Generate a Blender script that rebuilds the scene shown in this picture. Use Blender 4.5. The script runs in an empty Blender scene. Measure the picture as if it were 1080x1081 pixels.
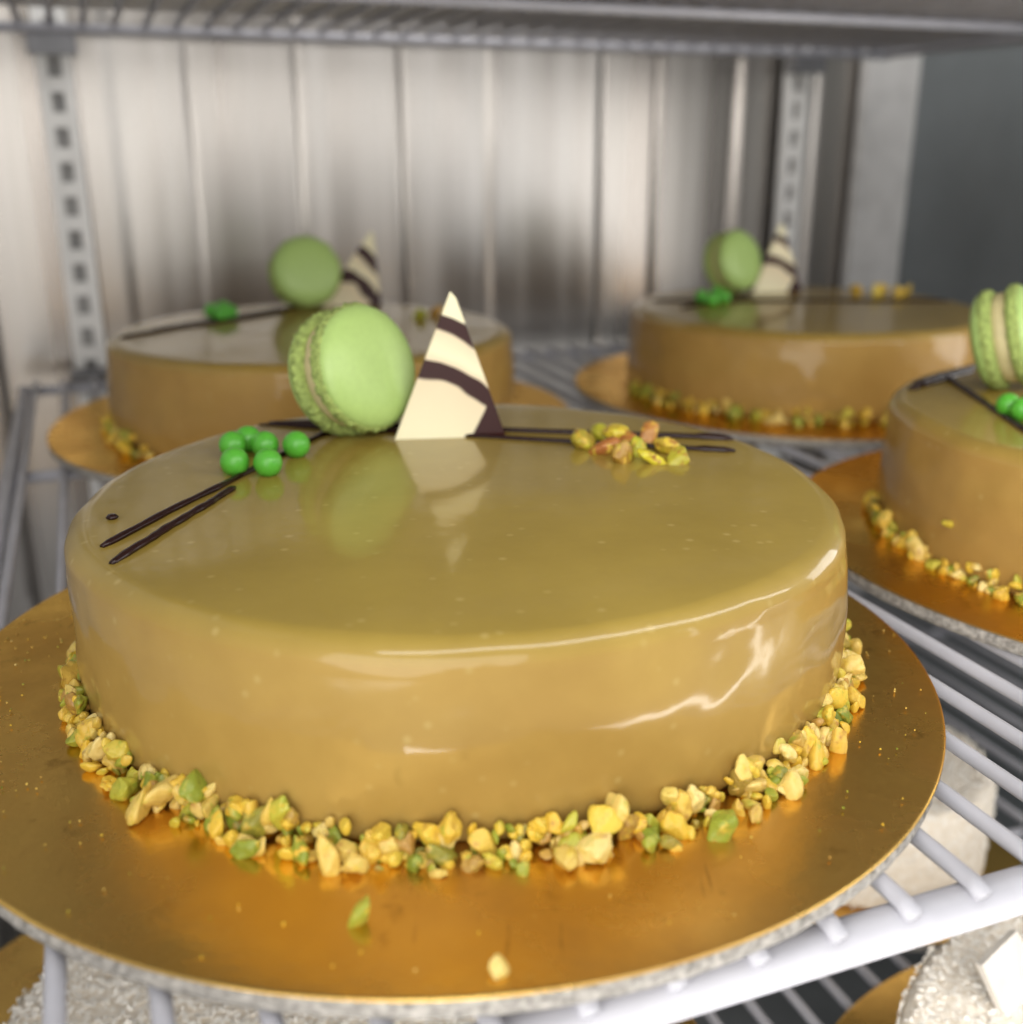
import bpy, bmesh, math, random
from mathutils import Vector, Matrix, noise, Quaternion, Euler
S=0.01
R=math.radians
C=bpy.context.scene.collection
sc=bpy.context.scene
sc.view_settings.view_transform='Standard'; sc.view_settings.look='None'; sc.view_settings.exposure=0
F=1150.0; TH=R(18.7); CZ=16.15
cT,sT=math.cos(TH),math.sin(TH)
YAW=R(21)
def P(px,py,z):
    r=(px-540)/F; d=(py-540)/F
    t=(CZ-z)/(sT+d*cT)
    return Vector((r*t,(cT-d*sT)*t,z))
def UV(u,v,z=0):
    return Vector((u*math.cos(YAW)-v*math.sin(YAW),u*math.sin(YAW)+v*math.cos(YAW),z))
# ---------------------------------------------------------------- helpers
def link(o,parent=None):
    C.objects.link(o)
    if parent: o.parent=parent
    return o
def tag(o,label=None,cat=None,group=None,kind=None):
    if label: o['label']=label
    if cat: o['category']=cat
    if group: o['group']=group
    if kind: o['kind']=kind
    return o
def empty(name,loc,rz=0):
    o=bpy.data.objects.new(name,None); o.empty_display_size=.01
    o.location=Vector(loc)*S; o.rotation_euler=(0,0,rz)
    return link(o)
def mk(name,verts,faces,mat,parent=None,smooth=True,loc=None,rot=None):
    me=bpy.data.meshes.new(name)
    me.from_pydata([tuple(Vector(v)*S) for v in verts],[],faces)
    me.validate()
    bm=bmesh.new(); bm.from_mesh(me); bmesh.ops.recalc_face_normals(bm,faces=bm.faces); bm.to_mesh(me); bm.free()
    if smooth: me.polygons.foreach_set('use_smooth',[True]*len(me.polygons))
    me.materials.append(mat)
    o=bpy.data.objects.new(name,me)
    if loc is not None: o.location=Vector(loc)*S
    if rot is not None: o.rotation_euler=rot
    return link(o,parent)
def copy_tree(o,parent=None):
    c=o.copy(); C.objects.link(c); c.parent=parent
    for ch in list(o.children): copy_tree(ch,c)
    return c
class MB:
    def __init__(s): s.v=[]; s.f=[]
    def box(s,a,b):
        n=len(s.v)
        for x in (a[0],b[0]):
            for y in (a[1],b[1]):
                for z in (a[2],b[2]): s.v.append((x,y,z))
        s.f+=[tuple(n+i for i in q) for q in ((0,1,3,2),(4,6,7,5),(0,4,5,1),(2,3,7,6),(0,2,6,4),(1,5,7,3))]
    def tube(s,pts,rad,seg=10,flat=1.0):
        n0=len(s.v); pts=[Vector(p) for p in pts]; N=len(pts)
        up=Vector((0,0,1))
        for i,p in enumerate(pts):
            d=(pts[min(i+1,N-1)]-pts[max(i-1,0)]).normalized()
            a=d.cross(up)
            if a.length<1e-4: a=Vector((1,0,0))
            a.normalize(); b=a.cross(d)
            r=rad[i] if isinstance(rad,(list,tuple)) else rad
            for k in range(seg):
                t=2*math.pi*k/seg
                s.v.append(p+a*math.cos(t)*r+b*math.sin(t)*r*flat)
        for i in range(N-1):
            for k in range(seg):
                k2=(k+1)%seg
                s.f.append((n0+i*seg+k,n0+i*seg+k2,n0+(i+1)*seg+k2,n0+(i+1)*seg+k))
        s.f.append(tuple(n0+k for k in range(seg))); s.f.append(tuple(n0+(N-1)*seg+k for k in range(seg)))
    def lathe(s,prof,n,disp=None):
        n0=len(s.v); M=len(prof)
        for i,(r,z) in enumerate(prof):
            for k in range(n):
                t=2*math.pi*k/n; rr,zz=r,z
                if disp: rr,zz=disp(t,r,z)
                s.v.append((rr*math.cos(t),rr*math.sin(t),zz))
        for i in range(M-1):
            for k in range(n):
                k2=(k+1)%n
                s.f.append((n0+i*n+k,n0+i*n+k2,n0+(i+1)*n+k2,n0+(i+1)*n+k))
        s.f.append(tuple(n0+k for k in range(n))); s.f.append(tuple(n0+(M-1)*n+k for k in range(n)))
    def build(s,name,mat,parent=None,**k): return mk(name,s.v,s.f,mat,parent,**k)
# ---------------------------------------------------------------- materials
class N:
    def __init__(s,name):
        s.m=bpy.data.materials.new(name); s.m.use_nodes=True
        s.t=s.m.node_tree; s.b=s.t.nodes['Principled BSDF']
    def n(s,typ,**k):
        x=s.t.nodes.new(typ)
        for a,b in k.items(): setattr(x,a,b)
        return x
    def l(s,a,b): s.t.links.new(a,b)
    def set(s,**k):
        for a,b in k.items():
            s.b.inputs[a.replace('_',' ')].default_value=b
    def coord(s,scale=(1,1,1),out='Object'):
        c=s.n('ShaderNodeTexCoord'); m=s.n('ShaderNodeMapping'); m.inputs['Scale'].default_value=scale
        s.l(c.outputs[out],m.inputs['Vector']); return m.outputs['Vector']
    def noise(s,vec,scale,detail=4,rough=.55):
        x=s.n('ShaderNodeTexNoise'); x.inputs['Scale'].default_value=scale; x.inputs['Detail'].default_value=detail; x.inputs['Roughness'].default_value=rough
        if vec: s.l(vec,x.inputs['Vector'])
        return x.outputs['Fac']
    def ramp(s,fac,stops,interp='LINEAR'):
        x=s.n('ShaderNodeValToRGB'); e=x.color_ramp; e.interpolation=interp
        while len(e.elements)<len(stops): e.elements.new(.5)
        for i,(p,c) in enumerate(stops):
            e.elements[i].position=p
            if not isinstance(c,(tuple,list)): c=(c,c,c)
            e.elements[i].color=(*c[:3],1)
        s.l(fac,x.inputs['Fac']); return x.outputs['Color']
    def mix(s,fac,a,b,mode='MIX'):
        x=s.n('ShaderNodeMix',data_type='RGBA',blend_type=mode)
        for v,i in ((fac,0),(a,6),(b,7)):
            if hasattr(v,'links'): s.l(v,x.inputs[i])
            elif isinstance(v,(tuple,list)): x.inputs[i].default_value=(*v[:3],1)
            else: x.inputs[i].default_value=v
        return x.outputs[2]
    def math(s,op,a,b=0):
        x=s.n('ShaderNodeMath',operation=op)
        for v,i in ((a,0),(b,1)):
            if hasattr(v,'links'): s.l(v,x.inputs[i])
            else: x.inputs[i].default_value=v
        return x.outputs[0]
    def bump(s,h,strength,dist,normal='Normal'):
        x=s.n('ShaderNodeBump'); x.inputs['Strength'].default_value=strength; x.inputs['Distance'].default_value=dist
        s.l(h,x.inputs['Height']); s.l(x.outputs['Normal'],s.b.inputs[normal]); return x
def glaze_mat(name,s1,s2,t1,t2,coat=.8):
    m=N(name); v=m.coord()
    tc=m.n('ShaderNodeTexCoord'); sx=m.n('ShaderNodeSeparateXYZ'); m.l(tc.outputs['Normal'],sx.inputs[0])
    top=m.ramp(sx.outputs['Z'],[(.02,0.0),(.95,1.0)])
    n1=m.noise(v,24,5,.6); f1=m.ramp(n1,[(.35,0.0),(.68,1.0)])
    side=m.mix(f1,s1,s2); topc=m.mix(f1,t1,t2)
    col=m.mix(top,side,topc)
    vo=m.n('ShaderNodeTexVoronoi'); vo.inputs['Scale'].default_value=150; m.l(v,vo.inputs['Vector'])
    sp=m.ramp(vo.outputs['Distance'],[(.06,1.0),(.22,0.0)])
    sel=m.ramp(vo.outputs['Color'],[(.5,0.0),(.66,1.0)])
    f=m.math('MULTIPLY',m.math('MULTIPLY',sp,sel),.45)
    col=m.mix(f,col,(.50,.38,.14))
    m.l(col,m.b.inputs['Base Color'])
    m.set(Coat_Weight=coat,Coat_Roughness=.095,Coat_IOR=1.45,Roughness=.4,Specular_IOR_Level=.12)
    b2=m.n('ShaderNodeBump'); b2.inputs['Strength'].default_value=.05; b2.inputs['Distance'].default_value=.004
    m.l(m.noise(v,42,3),b2.inputs['Height']); m.l(b2.outputs['Normal'],m.b.inputs['Coat Normal'])
    return m.m
def foil_mat():
    m=N('gold_foil'); v=m.coord()
    n1=m.noise(v,18,6,.62)
    col=m.mix(m.ramp(n1,[(.36,0.0),(.66,1.0)]),(.86,.57,.165),(.62,.38,.115))
    sm=m.noise(v,85,5,.65)
    dark=m.ramp(sm,[(.60,0.0),(.72,1.0)])
    col=m.mix(m.math('MULTIPLY',dark,.45),col,(.24,.13,.04))
    wv=m.noise(m.coord((260,28,60)),1,3,.5)
    scr=m.ramp(wv,[(.68,0.0),(.72,1.0)])
    col=m.mix(m.math('MULTIPLY',scr,.4),col,(.27,.15,.06))
    m.l(col,m.b.inputs['Base Color'])
    m.set(Metallic=1.0); m.b.inputs['Specular Tint'].default_value=(.80,.65,.45,1)
    m.l(m.ramp(n1,[(.3,.14),(.7,.38)]),m.b.inputs['Roughness'])
    m.bump(m.noise(v,70,5),.24,.0012)
    return m.m
def plain(name,col,rough=.5,metal=0,bumpscale=None,bs=.2,bd=.001,var=.12,coat=0,vs=60,spec=.5):
    m=N(name); v=m.coord()
    n1=m.noise(v,vs,5)
    c2=tuple(c*(1-var*2) for c in col); c1=tuple(min(1,c*(1+var)) for c in col)
    m.l(m.mix(m.ramp(n1,[(.3,0.0),(.7,1.0)]),c1,c2),m.b.inputs['Base Color'])
    m.set(Roughness=rough,Metallic=metal,Coat_Weight=coat,Coat_Roughness=.08,Specular_IOR_Level=spec)
    if bumpscale: m.bump(m.noise(v,bumpscale,4),bs,bd)
    return m.m
def nut_mat(name,stops,alts,lo=.50,hi=.68,island=False):
    m=N(name); v=m.coord()
    rnd=m.n('ShaderNodeNewGeometry').outputs['Random Per Island'] if island else m.n('ShaderNodeObjectInfo').outputs['Random']
    add=m.n('ShaderNodeVectorMath',operation='ADD'); m.l(v,add.inputs[0])
    m.l(m.math('MULTIPLY',rnd,7.0),add.inputs[1])
    base=m.ramp(rnd,stops)
    n1=m.noise(add.outputs[0],200,4)
    alt=m.ramp(m.noise(add.outputs[0],90,2),alts)
    col=m.mix(m.ramp(n1,[(lo,0.0),(hi,.85)]),base,alt)
    m.l(col,m.b.inputs['Base Color'])
    m.set(Roughness=.38)
    m.bump(m.noise(add.outputs[0],420,4),.3,.001)
    return m.m
def choc_mat(name,dz=0,thick=1.0,corner=.30,na=.5):
    m=N(name); v=m.coord((100,100,100)); s=m.n('ShaderNodeSeparateXYZ'); m.l(v,s.inputs[0])
    X,Z=s.outputs['X'],s.outputs['Z']
    nz=m.math('MULTIPLY',m.math('SUBTRACT',m.noise(v,.7,1),.5),na)
    x2=m.math('MULTIPLY',m.math('MULTIPLY',X,X),.13)
    q=m.math('ADD',m.math('ADD',m.math('ADD',Z,dz),m.math('MULTIPLY',X,.42)),m.math('ADD',nz,x2))
    qn=m.math('DIVIDE',q,6.0)
    W=(.86,.80,.55); W2=(.76,.64,.44); B=(.034,.006,.005); t=thick
    col=m.ramp(qn,[(0,W),(.35,W2),(.37,B),(.37+.10*t,B),(.38+.10*t,W2),(.55,W),(.685,W2),(.705,B),(.705+.085*t,B),(.715+.085*t,W),(1,W)])
    cr=m.math('SUBTRACT',m.math('ADD',X,m.math('MULTIPLY',nz,.8)),m.math('MULTIPLY',Z,.5))
    f=m.ramp(m.math('DIVIDE',cr,3.0),[(corner,0.0),(corner+.02,1.0)])
    col=m.mix(f,col,B)
    m.l(col,m.b.inputs['Base Color']); m.set(Roughness=.22,Specular_IOR_Level=.18)
    return m.m
def steel_mat():
    m=N('brushed_steel'); v=m.coord((26,26,.4))
    n1=m.noise(v,1.0,5,.6)
    m.l(m.mix(m.ramp(n1,[(.32,0.0),(.68,1.0)]),(.33,.30,.272),(.55,.525,.495)),m.b.inputs['Base Color'])
    m.set(Metallic=1.0)
    m.l(m.ramp(n1,[(.3,.24),(.7,.37)]),m.b.inputs['Roughness'])
    m.bump(m.noise(m.coord((300,300,3)),1.0,3),.15,.0005)
    return m.m
def coco_mat():
    m=N('coconut'); v=m.coord()
    n1=m.noise(v,330,5,.75)
    m.l(m.mix(m.ramp(n1,[(.36,0.0),(.6,1.0)]),(.93,.88,.80),(.80,.71,.58)),m.b.inputs['Base Color'])
    m.set(Roughness=.9)
    m.bump(n1,.35,.002)
    return m.m
YS=[(0,(.74,.53,.065)),(.22,(.72,.46,.04)),(.38,(.79,.63,.24)),(.52,(.70,.46,.05)),(.62,(.52,.48,.055)),(.74,(.28,.33,.035)),(.83,(.19,.24,.025)),(.90,(.46,.25,.055)),(1,(.77,.60,.15))]
YA=[(.35,(.32,.38,.04)),(.5,(.70,.50,.065)),(.62,(.42,.20,.05))]
TS=[(0,(.60,.53,.03)),(.2,(.72,.52,.05)),(.3,(.36,.12,.03)),(.5,(.46,.19,.04)),(.62,(.66,.48,.05)),(.82,(.42,.42,.03)),(1,(.34,.115,.03))]
TA=[(.36,(.50,.50,.03)),(.48,(.68,.46,.06)),(.56,(.30,.10,.03))]
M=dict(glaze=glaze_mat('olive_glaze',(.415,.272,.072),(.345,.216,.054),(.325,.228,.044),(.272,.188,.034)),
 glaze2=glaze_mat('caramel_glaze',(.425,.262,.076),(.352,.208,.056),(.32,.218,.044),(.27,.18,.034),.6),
 foil=foil_mat(),nut=nut_mat('pistachio',YS,YA),nut2=nut_mat('pistachio_half',TS,TA,.5,.62),bits=nut_mat('pistachio_bits',YS,YA,island=True),
 choc=choc_mat('striped_chocolate',0,1.15,.27),choc2=choc_mat('swirled_chocolate',.4,1.5,.2,1.0),steel=steel_mat(),coco=coco_mat(),
 flake=plain('coconut_flake',(.94,.90,.83),.8,var=.05,vs=300),
 card=plain('grey_card',(.42,.395,.36),.9,bumpscale=900,bs=.8,vs=500,var=.3),
 shell=plain('macaron_shell',(.41,.58,.18),.42,bumpscale=600,bs=.03,bd=.0004,var=.025,vs=420),
 foot=plain('macaron_foot',(.40,.51,.14),.8,bumpscale=600,bs=.8,bd=.0016,var=.22,vs=450),
 fill=plain('macaron_filling',(.60,.52,.27),.55,bumpscale=400,bs=.4,bd=.0008),
 pearl=plain('green_sugar',(.09,.41,.035),.36,var=.05,vs=200),
 dark=plain('dark_chocolate',(.020,.006,.005),.2,bumpscale=300,bs=.1,spec=.3),
 wire=plain('white_coated_wire',(.46,.46,.505),.42,var=.06,vs=40),
 tray=plain('grey_tray',(.85,.85,.86),.5,var=.05,vs=15),
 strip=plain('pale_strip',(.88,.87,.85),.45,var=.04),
 trim=plain('pale_trim',(.66,.65,.64),.45,var=.06),
 clip=plain('grey_clip',(.2,.2,.21),.4,metal=.6),
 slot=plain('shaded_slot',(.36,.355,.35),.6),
 dwall=plain('dark_panel',(.18,.20,.21),.38,var=.1,vs=8),
 lwall=plain('grey_panel',(.68,.68,.68),.4,var=.05,vs=8),
 white=plain('white_chocolate',(.72,.68,.62),.4),
 floor=plain('dark_floor',(.15,.16,.165),.4,var=.15,vs=10))
# ---------------------------------------------------------------- setting
def wall_back():
    rw=random.Random(5)
    mb=MB(); u0,u1=-17.6,75.5; z0,z1=-62,70
    u=u0; prof=[]
    while u<u1:
        w=rw.choice((5.2,8.4,9.6,7.5,10.5)); a=rw.uniform(-.05,.05); b=rw.uniform(-.05,.05); c=rw.uniform(-.06,.03)
        for k in range(15):
            f=k/14
            prof.append((u+f*(w-.10),91+a*(1-f)+b*f+c*math.sin(math.pi*f)))
        prof.append((u+w-.07,91.01)); prof.append((u+w-.03,91.01))
        u+=w
    prof=[p for p in prof if p[0]<=u1]+[(u1,91)]
    for (a,b) in prof:
        for z in (z0,z1): mb.v.append((a,b,z))
    for i in range(len(prof)-1): mb.f.append((2*i,2*i+2,2*i+3,2*i+1))
    o=mb.build('wall_back',M['steel']); o.rotation_euler=(0,0,YAW)
    tag(o,kind='structure')
wall_back()
def panel(name,a,b,mat):
    mb=MB(); mb.box(a,b); o=mb.build(name,mat,smooth=False); o.rotation_euler=(0,0,YAW); tag(o,kind='structure'); return o
panel('wall_right',(75.6,8,-62),(77,93,70),M['dwall'])
panel('wall_left',(-19,8,-62),(-17.7,93,70),M['lwall'])
panel('floor',(-17.6,8,-63.5),(75.6,93,-62.1),M['floor'])
mb=MB(); mb.box((69.5,89.3,-62),(75.5,90.4,70)); o=mb.build('corner_trim',M['trim'],smooth=False); o.rotation_euler=(0,0,YAW)
tag(o,'pale upright corner trim beside the dark side panel','trim')
def pilaster(u,label):
    e=empty('shelf_upright',UV(u,89.2,-62),YAW)
    mb=MB(); h=132
    mb.box((-1.2,0,0),(-.45,.6,h)); mb.box((.45,0,0),(1.2,.6,h))
    z=0
    while z<h-1.3:
        mb.box((-.45,.02,z),(.45,.58,z+1.0)); z+=2.4
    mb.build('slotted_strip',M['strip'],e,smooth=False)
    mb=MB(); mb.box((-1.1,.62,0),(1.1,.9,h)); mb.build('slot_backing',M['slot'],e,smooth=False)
    for zz in (62-1.8,62+22.0,62-21.8):
        c=MB(); c.box((-1.6,-1.6,zz),(1.6,-.05,zz+1.6)); c.build('shelf_clip',M['clip'],e,smooth=False)
    tag(e,label,'upright',group='slotted uprights on the steel back wall')
pilaster(-.4,'pale slotted shelf upright on the steel wall at the far left')
pilaster(62,'pale slotted shelf upright on the steel wall beside the dark side panel')
SZ=-.25
def shelf():
    e=empty('wire_shelf',(0,0,SZ),YAW)
    r=.23; g=MB(); u=-4.33
    while u<67.5:
        g.tube([(u,15.95,-r-.12),(u,16.3,-r),(u,50,-r),(u,85.6,-r)],r,8); u+=2.03
    g.build('wire_grid',M['wire'],e)
    def bar(name,a,b,rr):
        m=MB(); m.tube([a,Vector(a).lerp(Vector(b),.5),b],rr,14); return m.build(name,M['wire'],e)
    bar('front_rail',(-5.6,16.4,-.95),(68.6,16.4,-.95),.55)
    bar('back_rail',(-5.6,85.4,-.75),(68.6,85.4,-.75),.34)
    bar('side_rail',(-5.1,16.4,-.6),(-5.1,85.4,-.6),.4); bar('side_rail',(68.1,16.4,-.6),(68.1,85.4,-.6),.4)
    for v in (39,62): bar('cross_bar',(-5.1,v,-.75),(68.1,v,-.75),.32)
    return e
sh=shelf(); tag(sh,'white wire shelf that carries the green glazed cakes','shelf',group='white wire shelves in the cabinet')
s2=copy_tree(sh); s2.location=(0,0,24.2*S); s2['label']='white wire shelf overhead, seen from below'
s3=copy_tree(sh); s3.location=(0,0,(-20+SZ)*S); s3['label']='lower white wire shelf under the coconut cakes'
# tray added across the overhead shelf to darken reflections in the glaze
e=empty('tray',UV(0,0,24.22),YAW)
mb=MB(); mb.box((-3,19,0),(66,80,.3)); mb.build('tray_base',M['tray'],e,smooth=False)
for a,b in (((-3.5,18.5,0),(-3,80.5,2)),((66,18.5,0),(66.5,80.5,2)),((-3,18.5,0),(66,19,2)),((-3,80,0),(66,80.5,2))):
    mb=MB(); mb.box(a,b); mb.build('tray_rim',M['tray'],e,smooth=False)
tag(e,'flat grey tray added on the overhead shelf to darken reflections, seen through its wires','tray')
# ---------------------------------------------------------------- boards
def board(x,y,z,rad,label,seed):
    e=empty('cake_board',(x,y,z),seed*1.3)
    def dsp(t,r,zz):
        w=.05*math.sin(3*t+seed)*(r/rad)**3
        return r,zz+w
    def dsc(t,r,zz):
        r2,z2=dsp(t,r,zz)
        if r>rad-.3 and zz<.28: r2+=.035*noise.noise(Vector((math.cos(t)*40,math.sin(t)*40,zz*8+seed)))
        return r2,z2
    c=MB(); c.lathe([(.01,-.24),(rad*.6,-.24),(rad-.14,-.24),(rad-.05,-.16),(rad-.01,-.05),(rad,.06),(rad-.01,.17),(rad-.03,.27),(rad-.1,.31),(rad*.6,.31),(.01,.31)],240,dsc); c.build('card_base',M['card'],e)
    f=MB(); f.lathe([(.01,.315),(rad*.6,.315),(rad-.08,.315),(rad+.02,.31),(rad+.03,.325),(rad+.015,.35),(rad-.03,.36),(rad-.1,.36),(rad-.4,.36),(rad*.8,.36),(rad*.5,.36),(.01,.36)],160,dsp); f.build('gold_foil',M['foil'],e)
    tag(e,label,'cake board',group='round gold cake boards'); return e
BT=.36
CK=dict(front=(-1.62,34.0),right=(28.1,44.0),left=(-11.9,65.6),far=(20.0,75.0))
board(-2.2,32.35,0,15.35,'large gold cake board under the front green cake',0)
board(*CK['right'],0,15.5,'gold cake board under the cake cut off at the right edge',1)
board(*CK['left'],0,15.5,'gold cake board under the back left cake',2)
board(*CK['far'],0,15.5,'gold cake board under the far right cake',3)
# ---------------------------------------------------------------- cakes
H=5.24; TOPZ=BT+H
def cake(key,label,seed,CR=12.0,mat='glaze2'):
    x,y=CK[key]; e=empty('glazed_cake',(x,y,BT))
    B=CR-.1
    prof=[(.01,0),(6,0),(B-.5,0)]
    for k in range(6): prof.append((B-.15+.13*math.sin(k/5*math.pi/2),.02+.3*k/5))
    for k in range(1,40): prof.append((B-.02+.07*math.sin(k/40*math.pi),.32+(H-.7-.32)*k/40))
    rr=.62
    for k in range(1,15):
        a=k/14*math.pi/2
        prof.append((B-rr*1.2+rr*1.2*math.cos(a),H-rr+rr*math.sin(a)))
    for r in (10.7,10.4,10,9.3,8.5,7.5,6.5,5.5,4.5,3.5,2.5,1.5,.7,.01): prof.append((r,H+.02*(1-r/10)))
    o1=Vector((seed*13.1,seed*7.7,3))
    def dsp(t,r,z):
        if r<11.0 and z<.01: return r,z
        d=Vector((math.cos(t),math.sin(t),0))
        n=noise.noise(d*1.6+Vector((0,0,z*.16))+o1)*.13+noise.noise(d*5+Vector((0,0,z*.5))+o1*2)*.08+noise.noise(d*11+Vector((0,0,z*.8))+o1*3)*.034
        fold=4.1-.55*math.sin(2.3*t+seed*2+.6)-.3*math.sin(5.1*t+seed)+.3*noise.noise(d*4+o1)
        s=1/(1+math.exp((z-fold)*4.5))
        fold2=2.2-.6*math.sin(1.7*t+seed)-.2*math.sin(7*t)+.3*noise.noise(d*5+o1*2)
        s2=1/(1+math.exp((z-fold2)*6))
        sag=.055*s*(1+.6*math.sin(3*t+2))+.045*s2*(1+math.sin(2*t+1))
        if r>B-1.1:
            w=min(1,(r-(B-1.3))/1.0)
            lift=max(0,min(1,z-3.5))
            return r+(n+sag-.06)*w, z+.05*noise.noise(d*2.2+o1)*lift
        p=d*r*.22
        return r,z+.03*noise.noise(p+o1)+.05*noise.noise(d*2.2+o1)*max(0,(r-7)/4)
    m=MB(); m.lathe(prof,320,dsp); m.build('glaze',M[mat],e)
    tag(e,label,'cake',group='pistachio glazed cakes'); return e
cakes={}
CRF=12.25
cakes['front']=cake('front','large green brown glazed cake in front, with chopped pistachio ring',1,CRF,'glaze')
cakes['right']=cake('right','glazed cake cut off by the right edge of the picture',2)
cakes['left']=cake('left','glazed cake at the back left behind the front macaron',3)
cakes['far']=cake('far','glazed cake at the back right near the dark side panel',4)
def clampc(key,p,rmax):
    c=Vector((*CK[key],0)); d=Vector((p.x-c.x,p.y-c.y,0))
    if d.length>rmax: d*=rmax/d.length
    return Vector((c.x+d.x,c.y+d.y,p.z))
def choc_line(key,a,b,r=.1,seed=0,blob=False,n=50):
    e=cakes[key]; base=Vector((*CK[key],BT))
    rm=11.45 if key=='front' else 11.0
    A=clampc(key,P(*a,TOPZ),rm)-base; B=clampc(key,P(*b,TOPZ),rm)-base
    pts=[];rad=[]
    side=(B-A).cross(Vector((0,0,1))).normalized()
    for i in range(n+1):
        f=i/n; p=A.lerp(B,f)+side*.06*noise.noise(Vector((f*6,seed,0)))
        p.z=H+.06; q=math.hypot(p.x,p.y)
        if q>rm-1: p.z-=.05*(q-rm+1)
        pts.append(p); w=r*(1+.25*noise.noise(Vector((f*14,seed*3,1))))
        end=min(i,n-i)
        w*=(.6,.95,1)[min(end,2)]
        if blob and i>n-4 and i<n: w*=1.6
        rad.append(w)
    m=MB(); m.tube(pts,rad,12,.85); m.build('chocolate_line',M['dark'],e)
choc_line('front',(108,577),(354,453),.125,1,True)
choc_line('front',(117,595),(248,516),.125,2)
choc_line('front',(262,439),(778,463),.14,3,True)
choc_line('front',(266,446),(776,477),.11,4,True)
b0=Vector((*CK['front'],BT)); pd=P(119,547,TOPZ)-b0
m=MB(); m.lathe([(.01,0),(.14,.02),(.19,.07),(.12,.15),(.01,.16)],14); m.v=[(v[0]+pd.x,v[1]+pd.y,v[2]+H-.02) for v in m.v]; m.build('chocolate_dot',M['dark'],cakes['front'])
choc_line('left',(120,357),(300,330),.16,5); choc_line('left',(160,350),(330,322),.16,6)
choc_line('far',(690,318),(1000,318),.15,7); choc_line('far',(720,326),(790,312),.15,8)
choc_line('right',(948,410),(1025,392),.17,9); choc_line('right',(1000,400),(1090,460),.15,10); choc_line('right',(952,404),(1030,386),.17,11)
# ---------------------------------------------------------------- macarons
def macaron_proto():
    e=empty('macaron',(0,0,0))
    Rm=2.32; tilt=R(17); ks=1.38
    ax=Vector((0,-math.cos(tilt),math.sin(tilt))); q=ax.to_track_quat('Z','Y')
    cen=Vector((0,0,Rm*math.cos(tilt)+.68*math.sin(tilt)))
    def put(mb,sgn):
        out=[]
        for v in mb.v:
            v=Vector(v); v.z*=ks
            if sgn<0: v=Vector((v.x,-v.y,-v.z))
            out.append(q@v+cen)
        mb.v=out
    f=MB(); f.lathe([(.01,-.30),(2.0,-.30),(2.14,-.16),(2.19,0),(2.13,.16),(2.0,.30),(.01,.30)],72,lambda t,r,z:(r*(1+.02*noise.noise(Vector((math.cos(t)*4,math.sin(t)*4,z*3)))) ,z)); put(f,1); f.build('filling',M['fill'],e)
    for sg in (1,-1):
        s=MB(); prof=[(.01,.53),(2.0,.57)]
        for k in range(0,25):
            a=k/24*math.pi/2
            prof.append((max(.01,Rm*math.cos(a)**.60) if k<24 else .01,.61+.48*math.sin(a)**1.1))
        s.lathe(prof,96,lambda t,r,z:(r*(1+.01*noise.noise(Vector((math.cos(t)*1.5,math.sin(t)*1.5,sg)))),z+.012*noise.noise(Vector((math.cos(t)*r,math.sin(t)*r,sg*3))))); put(s,sg)
        so=s.build('shell',M['shell'],e)
        ft=MB(); ft.lathe([(.01,.23),(2.0,.22),(2.24,.23),(2.35,.29),(2.40,.37),(2.41,.46),(2.38,.56),(2.31,.65),(1.8,.63),(.01,.63)],220,
          lambda t,r,z:(r+(.12*noise.noise(Vector((math.cos(t)*12,math.sin(t)*12,z*10+sg*5)))+.10*noise.noise(Vector((math.cos(t)*28,math.sin(t)*28,z*20))) if r>2.2 and z<.62 else 0),z+(.03*noise.noise(Vector((math.cos(t)*18,math.sin(t)*18,sg*4))) if r>2.2 else 0))); put(ft,sg)
        ft.build('foot',M['foot'],so)
    return e
mac=macaron_proto()
def place_mac(o,p,rz,label,sc_=.96,rx=0):
    o.location=Vector((p.x,p.y,TOPZ-.02))*S; o.rotation_euler=(0,rx,rz); o.scale=(sc_,)*3; tag(o,label,'macaron',group='green macarons on the cakes')
place_mac(mac,P(376,456,TOPZ),R(52),'green macaron standing on edge on the front cake',1.0)
place_mac(copy_tree(mac),clampc('left',P(323,320,TOPZ),9),R(22),'green macaron on the back left cake')
place_mac(copy_tree(mac),clampc('far',P(771,308,TOPZ),9.5),R(38),'green macaron on the far right cake',.92)
place_mac(copy_tree(mac),P(1057,407,TOPZ),R(60),'green macaron seen edge on at the right edge of the picture',.94,R(-6))
# ---------------------------------------------------------------- chocolate triangles
def tri_proto(mat):
    bm=bmesh.new(); pts=[(-2.2,0),(2.25,0),(.36,5.5),(.14,5.75)]; th=.16
    lo=[bm.verts.new(Vector((x,-th,z))*S) for x,z in pts]; hi=[bm.verts.new(Vector((x,th,z))*S) for x,z in pts]
    bm.faces.new(lo); bm.faces.new(hi[::-1])
    for i in range(4): bm.faces.new((lo[i],lo[(i+1)%4],hi[(i+1)%4],hi[i]))
    bmesh.ops.recalc_face_normals(bm,faces=bm.faces)
    bmesh.ops.bevel(bm,geom=bm.edges[:],offset=.025*S,segments=2,affect='EDGES')
    me=bpy.data.meshes.new('chocolate_triangle'); bm.to_mesh(me); bm.free(); me.materials.append(mat)
    return link(bpy.data.objects.new('chocolate_triangle',me))
def place_tri(o,p,rz,label,sc_=1,lean=-7,ry=0,dz=0):
    o.location=Vector((p.x,p.y,TOPZ-.05+dz))*S; o.rotation_euler=(R(lean),R(ry),rz); o.scale=(sc_,)*3
    tag(o,label,'chocolate',group='striped chocolate triangles on the cakes')
tri=tri_proto(M['choc']); tri2=tri_proto(M['choc2'])
place_tri(tri,P(475,461,TOPZ),R(6),'striped white and dark chocolate triangle beside the front macaron',.95)
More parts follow.
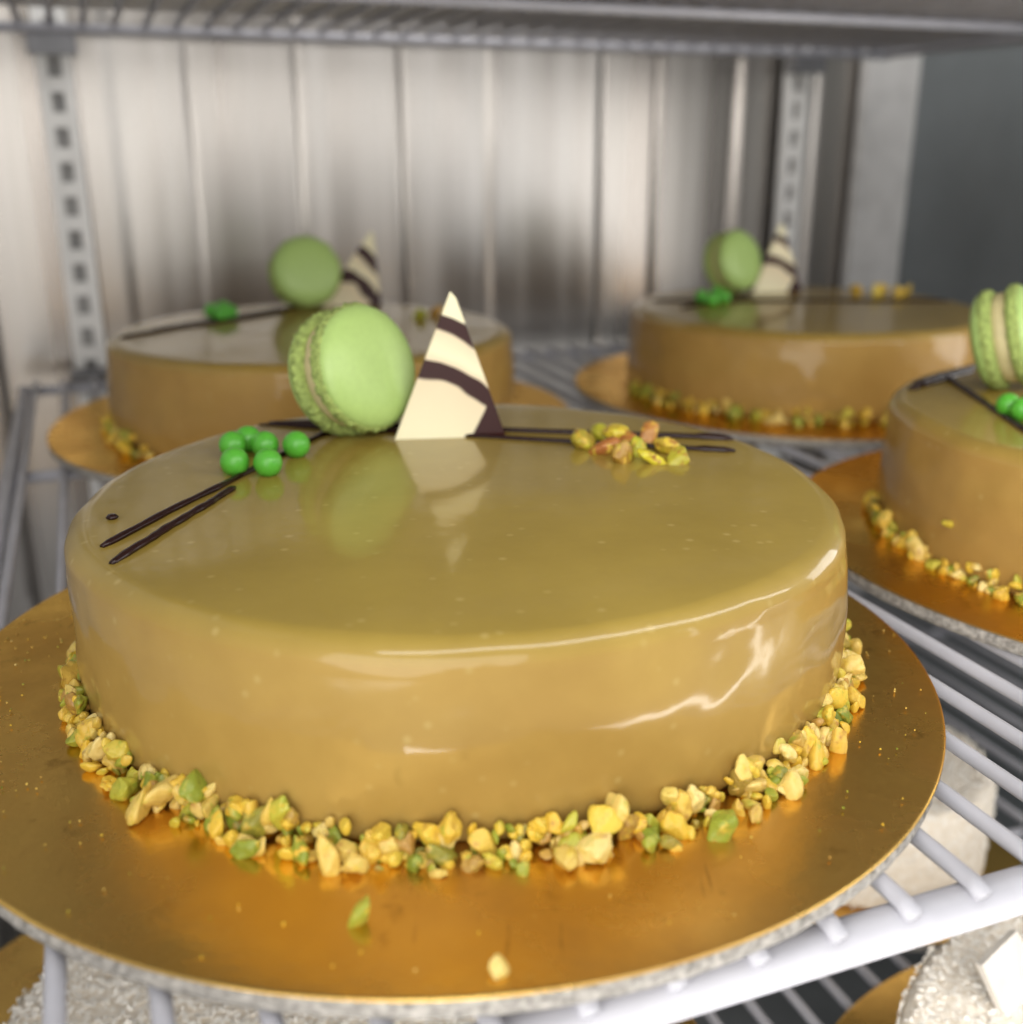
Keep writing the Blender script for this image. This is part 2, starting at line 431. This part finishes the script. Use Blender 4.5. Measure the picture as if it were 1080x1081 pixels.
place_tri(tri2,clampc('left',P(371,322,TOPZ),9.6),R(-2),'brown swirled chocolate triangle leaning on the back left cake',1.0,-7,14,-.5)
place_tri(link(tri.copy()),clampc('far',P(820,308,TOPZ),9.5),R(10),'striped chocolate triangle on the far right cake',.88)
# ---------------------------------------------------------------- pearls
bm=bmesh.new(); bmesh.ops.create_uvsphere(bm,u_segments=24,v_segments=16,radius=.48*S)
pm=bpy.data.meshes.new('sugar_pearl'); bm.to_mesh(pm); bm.free(); pm.materials.append(M['pearl']); pm.polygons.foreach_set('use_smooth',[True]*len(pm.polygons))
def pearl(px,py,label,group,key):
    o=link(bpy.data.objects.new('sugar_pearl',pm)); p=clampc(key,P(px,py,TOPZ+.45),10.6); o.location=p*S
    tag(o,label,'sugar pearl',group=group)
for a in ((246,469),(262,463),(248,487),(280,469),(283,488),(313,469)): pearl(*a,'small green sugar pearl on the front cake','green sugar pearls on the front cake','front')
for a in ((224,328),(234,331),(243,329),(236,325)): pearl(*a,'small green sugar pearl on the back left cake','green sugar pearls on the back left cake','left')
for a in ((741,313),(752,316),(764,313),(757,309)): pearl(*a,'small green sugar pearl on the far right cake','green sugar pearls on the far right cake','far')
for a in ((1064,427),(1079,432),(1091,424)): pearl(*a,'small green sugar pearl at the right edge of the picture','green sugar pearls on the right cake','right')
# ---------------------------------------------------------------- pistachio pieces
def nut_mesh(i,long=1.0,cuts=6,mat='nut',sub=4):
    rnd=random.Random(100+i); bm=bmesh.new(); bmesh.ops.create_icosphere(bm,subdivisions=sub,radius=1)
    sx,sy,sz=1*long,rnd.uniform(.7,.95),rnd.uniform(.40,.68)
    for v in bm.verts: v.co=Vector((v.co.x*sx,v.co.y*sy,v.co.z*sz))
    for k in range(cuts):
        n=Vector((rnd.gauss(0,1),rnd.gauss(0,1),rnd.gauss(0,1))).normalized(); d=rnd.uniform(.25,.62)
        for v in bm.verts:
            q=v.co.dot(n)
            if q>d: v.co-=n*(q-d)*.78
    off=Vector((i*3.3,i*1.7,0))
    for v in bm.verts:
        v.co*=1+.22*noise.noise(v.co*1.9+off)+.16*noise.noise(v.co*4.2+off)+.08*noise.noise(v.co*10+off)
    for _ in range(2): bmesh.ops.smooth_vert(bm,verts=bm.verts,factor=.5,use_axis_x=True,use_axis_y=True,use_axis_z=True)
    for v in bm.verts: v.co*=S*1.03
    me=bpy.data.meshes.new('pistachio_piece'); bm.to_mesh(me); bm.free(); me.materials.append(M[mat]); me.polygons.foreach_set('use_smooth',[True]*len(me.polygons)); return me
NM=[nut_mesh(i,random.Random(i).choice((1,1.15,1.4))) for i in range(22)]
NL=[nut_mesh(40+i,1.25,1+i%2,'nut2') for i in range(8)]
NB=[nut_mesh(60+i,1.1,5,'bits',3) for i in range(8)]
rn=random.Random(11)
def nut(p,size,label,group,ms=NM,tilt=None):
    o=link(bpy.data.objects.new('pistachio_piece',rn.choice(ms))); o.location=Vector(p)*S
    o.rotation_euler=(rn.gauss(0,tilt),rn.gauss(0,tilt),rn.uniform(0,6.28)) if tilt else (rn.uniform(0,6.28),rn.uniform(0,6.28),rn.uniform(0,6.28)); o.scale=(size,)*3
    tag(o,label,'pistachio piece',group=group)
BV=[];BF=[]
NBD=[([v.co.copy() for v in m.vertices],[tuple(p.vertices) for p in m.polygons]) for m in NB]
def bit(p,size):
    vs,fs=rn.choice(NBD); n=len(BV); q=Euler((rn.uniform(0,6.28),rn.uniform(0,6.28),rn.uniform(0,6.28))).to_matrix()
    for v in vs: BV.append(q@(v/S*size)+Vector(p))
    for f in fs: BF.append(tuple(n+i for i in f))
def ring(key,n,a0,a1,label,group,smin=.28,smax=.56,CR=12.0,nb=0):
    cx,cy=CK[key]
    def pos(s,a):
        side=.12+.80*max(0,-math.sin(a))**1.2+(.2 if math.cos(a)>.3 else 0)
        if rn.random()<.48: r=CR-.05+s*.3+rn.uniform(0,.22); z=BT+s*.45+rn.uniform(.12,.62)
        else: r=CR-.05+s*.5+rn.random()**1.5*1.0*side; z=BT+s*.4
        return (cx+r*math.cos(a),cy+r*math.sin(a),z)
    for i in range(n):
        a=R(a0+(a1-a0)*(i+rn.random())/n); s=smin+(smax-smin)*rn.random()**1.4
        nut(pos(s,a),s,label,group)
    for i in range(nb):
        a=R(a0+(a1-a0)*rn.random()); s=rn.uniform(.14,.31); bit(pos(s,a),s)
ring('front',198,-192,14,'chopped pistachio piece at the foot of the front cake','chopped pistachios around the front cake',CR=CRF,nb=460)
ring('right',36,-200,-88,'chopped pistachio piece at the foot of the right cake','chopped pistachios around the right cake',nb=180)
ring('left',12,-185,-125,'chopped pistachio piece at the foot of the back left cake','chopped pistachios around the back left cake',.34,.58,nb=50)
ring('far',28,-165,-45,'chopped pistachio piece at the foot of the far right cake','chopped pistachios around the far right cake',.38,.6,nb=120)
tag(mk('pistachio_bits',BV,BF,M['bits']),'finest chopped pistachio bits filling the rings around all the cakes','pistachio bits',kind='stuff')
for px,py,s,dz in ((616,465,.52,0),(634,456,.50,0),(640,472,.48,0),(656,482,.47,0),(661,466,.50,.0),(682,459,.48,0),(688,483,.47,0),(704,471,.48,0),(718,482,.47,0),(649,462,.46,.22),(674,473,.48,.05)):
    p=clampc('front',P(px,py,TOPZ+.2),10.9); p.z+=dz
    nut(p,s,'pistachio piece in the small pile on top of the front cake','pistachios piled on top of the front cake',NL,.5)
for px,py in ((446,331),(460,328),(474,330)): nut(clampc('left',P(px,py,TOPZ+.3),10.6),.55,'pistachio piece on top of the back left cake','pistachios on top of the back left cake',NM)
for px,py in ((905,305),(925,308),(938,303),(948,309),(963,306)): nut(clampc('far',P(px,py,TOPZ+.3),10.6),.6,'pistachio piece on top of the far right cake','pistachios on top of the far right cake',NM)
nut(P(381,965,BT+.2),.44,'stray pistachio crumb on the board just below the ring','stray pistachio crumbs on the front board')
nut(P(525,1022,BT+.12),.28,'stray pistachio crumb near the front rim of the board','stray pistachio crumbs on the front board')
nut(P(1002,553,2.2),.3,'pistachio piece stuck to the side of the right cake','chopped pistachios around the right cake')
mb=MB()
for i in range(150):
    a=rn.uniform(2.6,6.4) if i%3 else rn.uniform(2.7,3.6); r=12.9+2.3*rn.random(); x=-2.0+r*math.cos(a); y=32.6+r*math.sin(a); s=rn.uniform(.008,.024)
    mb.box((x-s,y-s,BT+.03),(x+s*rn.uniform(.5,1.6),y+s*rn.uniform(.3,1.3),BT+.05+s))
tag(mb.build('crumbs',M['bits'],smooth=False),'fine pale crumbs scattered over the front gold board','crumbs',kind='stuff')
# ---------------------------------------------------------------- coconut cakes below
def coco(x,y,label,seed,rad=12.2,nf=14000):
    z=-20+BT; e=empty('coconut_cake',(x,y,z))
    prof=[(.01,0),(rad-.5,0)]
    for k in range(1,36): prof.append((rad,.1+4.7*k/36))
    for k in range(1,9):
        a=k/8*math.pi/2; prof.append((rad-.6+.6*math.cos(a),4.8+.6*math.sin(a)))
    r=rad-.8
    while r>.2: prof.append((r,5.4)); r-=.13
    prof.append((.01,5.4)); o1=Vector((seed*9,0,0))
    def d(t,r,zz):
        p=Vector((r*math.cos(t),r*math.sin(t),zz))
        n=.06*noise.noise(p*1.2+o1)+.07*noise.noise(p*4.5+o1)
        return (r+n,zz) if zz<5 else (r,zz+n)
    m=MB(); m.lathe(prof,400,d); m.build('coconut_coating',M['coco'],e)
    fl=MB(); rr=random.Random(seed)
    for i in range(nf):
        t=rr.uniform(0,6.283)
        if rr.random()<.62: q=(rad-.3)*math.sqrt(rr.random()); c=Vector((q*math.cos(t),q*math.sin(t),5.43+rr.uniform(-.03,.05)))
        else: c=Vector(((rad+rr.uniform(0,.06))*math.cos(t),(rad+rr.uniform(0,.06))*math.sin(t),rr.uniform(.1,5.3)))
        L=rr.uniform(.05,.2); w=rr.uniform(.03,.09); h=.015
        E=Euler((rr.gauss(0,.35),rr.gauss(0,.35),rr.uniform(0,6.28))).to_matrix()
        if c.z<5.35: E=Matrix.Rotation(t,3,'Z')@Matrix.Rotation(math.pi/2,3,'Y')@E
        n=len(fl.v); fl.box((-L,-w,-h),(L,w,h))
        for k in range(n,n+8): fl.v[k]=E@Vector(fl.v[k])+c
    o=fl.build('coconut_flakes',M['flake'],e,smooth=False); o['kind']='stuff'
    tag(e,label,'cake',group='white coconut cakes on the lower shelf')
LOW=[(-6.5,31.0),(25.4,27.0),(19.0,50.2)]
coco(*LOW[0],'white coconut cake below the front board at the lower left',1)
coco(*LOW[1],'white coconut cake in the lower right corner',2)
coco(*LOW[2],'small white coconut cake glimpsed through the shelf wires at the right',3,rad=6,nf=2500)
board(-8.9,33.4,-20,17.2,'gold cake board under the lower left coconut cake',4)
board(*LOW[1],-20,15.4,'gold cake board under the lower right coconut cake',5)
board(*LOW[2],-20,8.0,'small gold cake board under the coconut cake glimpsed through the wires',6)
mb=MB(); mb.box((-1.1,-.15,0),(1.1,.15,2.4)); p=P(1078,1058,-14.3)
o=mb.build('chocolate_plaque',M['white'],smooth=False,loc=p,rot=(R(-25),R(-14),R(35))); tag(o,'white chocolate plaque standing on the lower right coconut cake','chocolate')
# ---------------------------------------------------------------- lights
def area(name,loc,target,sx,sy,en,col=(1,1,1)):
    l=bpy.data.lights.new(name,'AREA'); l.shape='RECTANGLE'; l.size=sx*S; l.size_y=sy*S; l.energy=en; l.color=col
    o=bpy.data.objects.new(name,l); o.location=Vector(loc)*S
    o.rotation_euler=(Vector(target)-Vector(loc)).to_track_quat('-Z','Y').to_euler(); C.objects.link(o)
area('window_light',(-35,-85,28),(0,40,-4),150,130,20,(1,.97,.92))
area('cake_top_fill',UV(30,15,22),UV(30,50,0),66,5,1.0,(1,.98,.95))  # added fill lamp above the frame, brightens the cake tops
area('ceiling_light',UV(30,50,66),UV(30,50,0),60,50,3,(1,.97,.93))
area('strip_light',UV(73,34,10),UV(10,30,3),24,32,1.0,(1,.97,.93))
area('shop_window',UV(93,-60,25),UV(35,60,5),12,80,1.0,(.92,.96,1))
area('lower_shelf_fill',UV(27,11,-3),UV(27,36,-22),55,2,.5,(1,.96,.9))  # unseen fill under the front rail, put in to brighten the coconut cakes
w=bpy.data.worlds.new('World'); sc.world=w; w.use_nodes=True
bg=w.node_tree.nodes['Background']; bg.inputs['Color'].default_value=(.97,.98,1,1); bg.inputs['Strength'].default_value=.45
# ---------------------------------------------------------------- camera
cd=bpy.data.cameras.new('Camera'); cam=bpy.data.objects.new('Camera',cd); C.objects.link(cam)
cam.location=(0,0,CZ*S); cam.rotation_euler=(math.pi/2-TH,0,0)
cd.sensor_width=36; cd.lens=36*F/1080; cd.clip_start=.01; cd.clip_end=20
cd.dof.use_dof=True; cd.dof.focus_distance=.31; cd.dof.aperture_fstop=7.5
sc.camera=cam
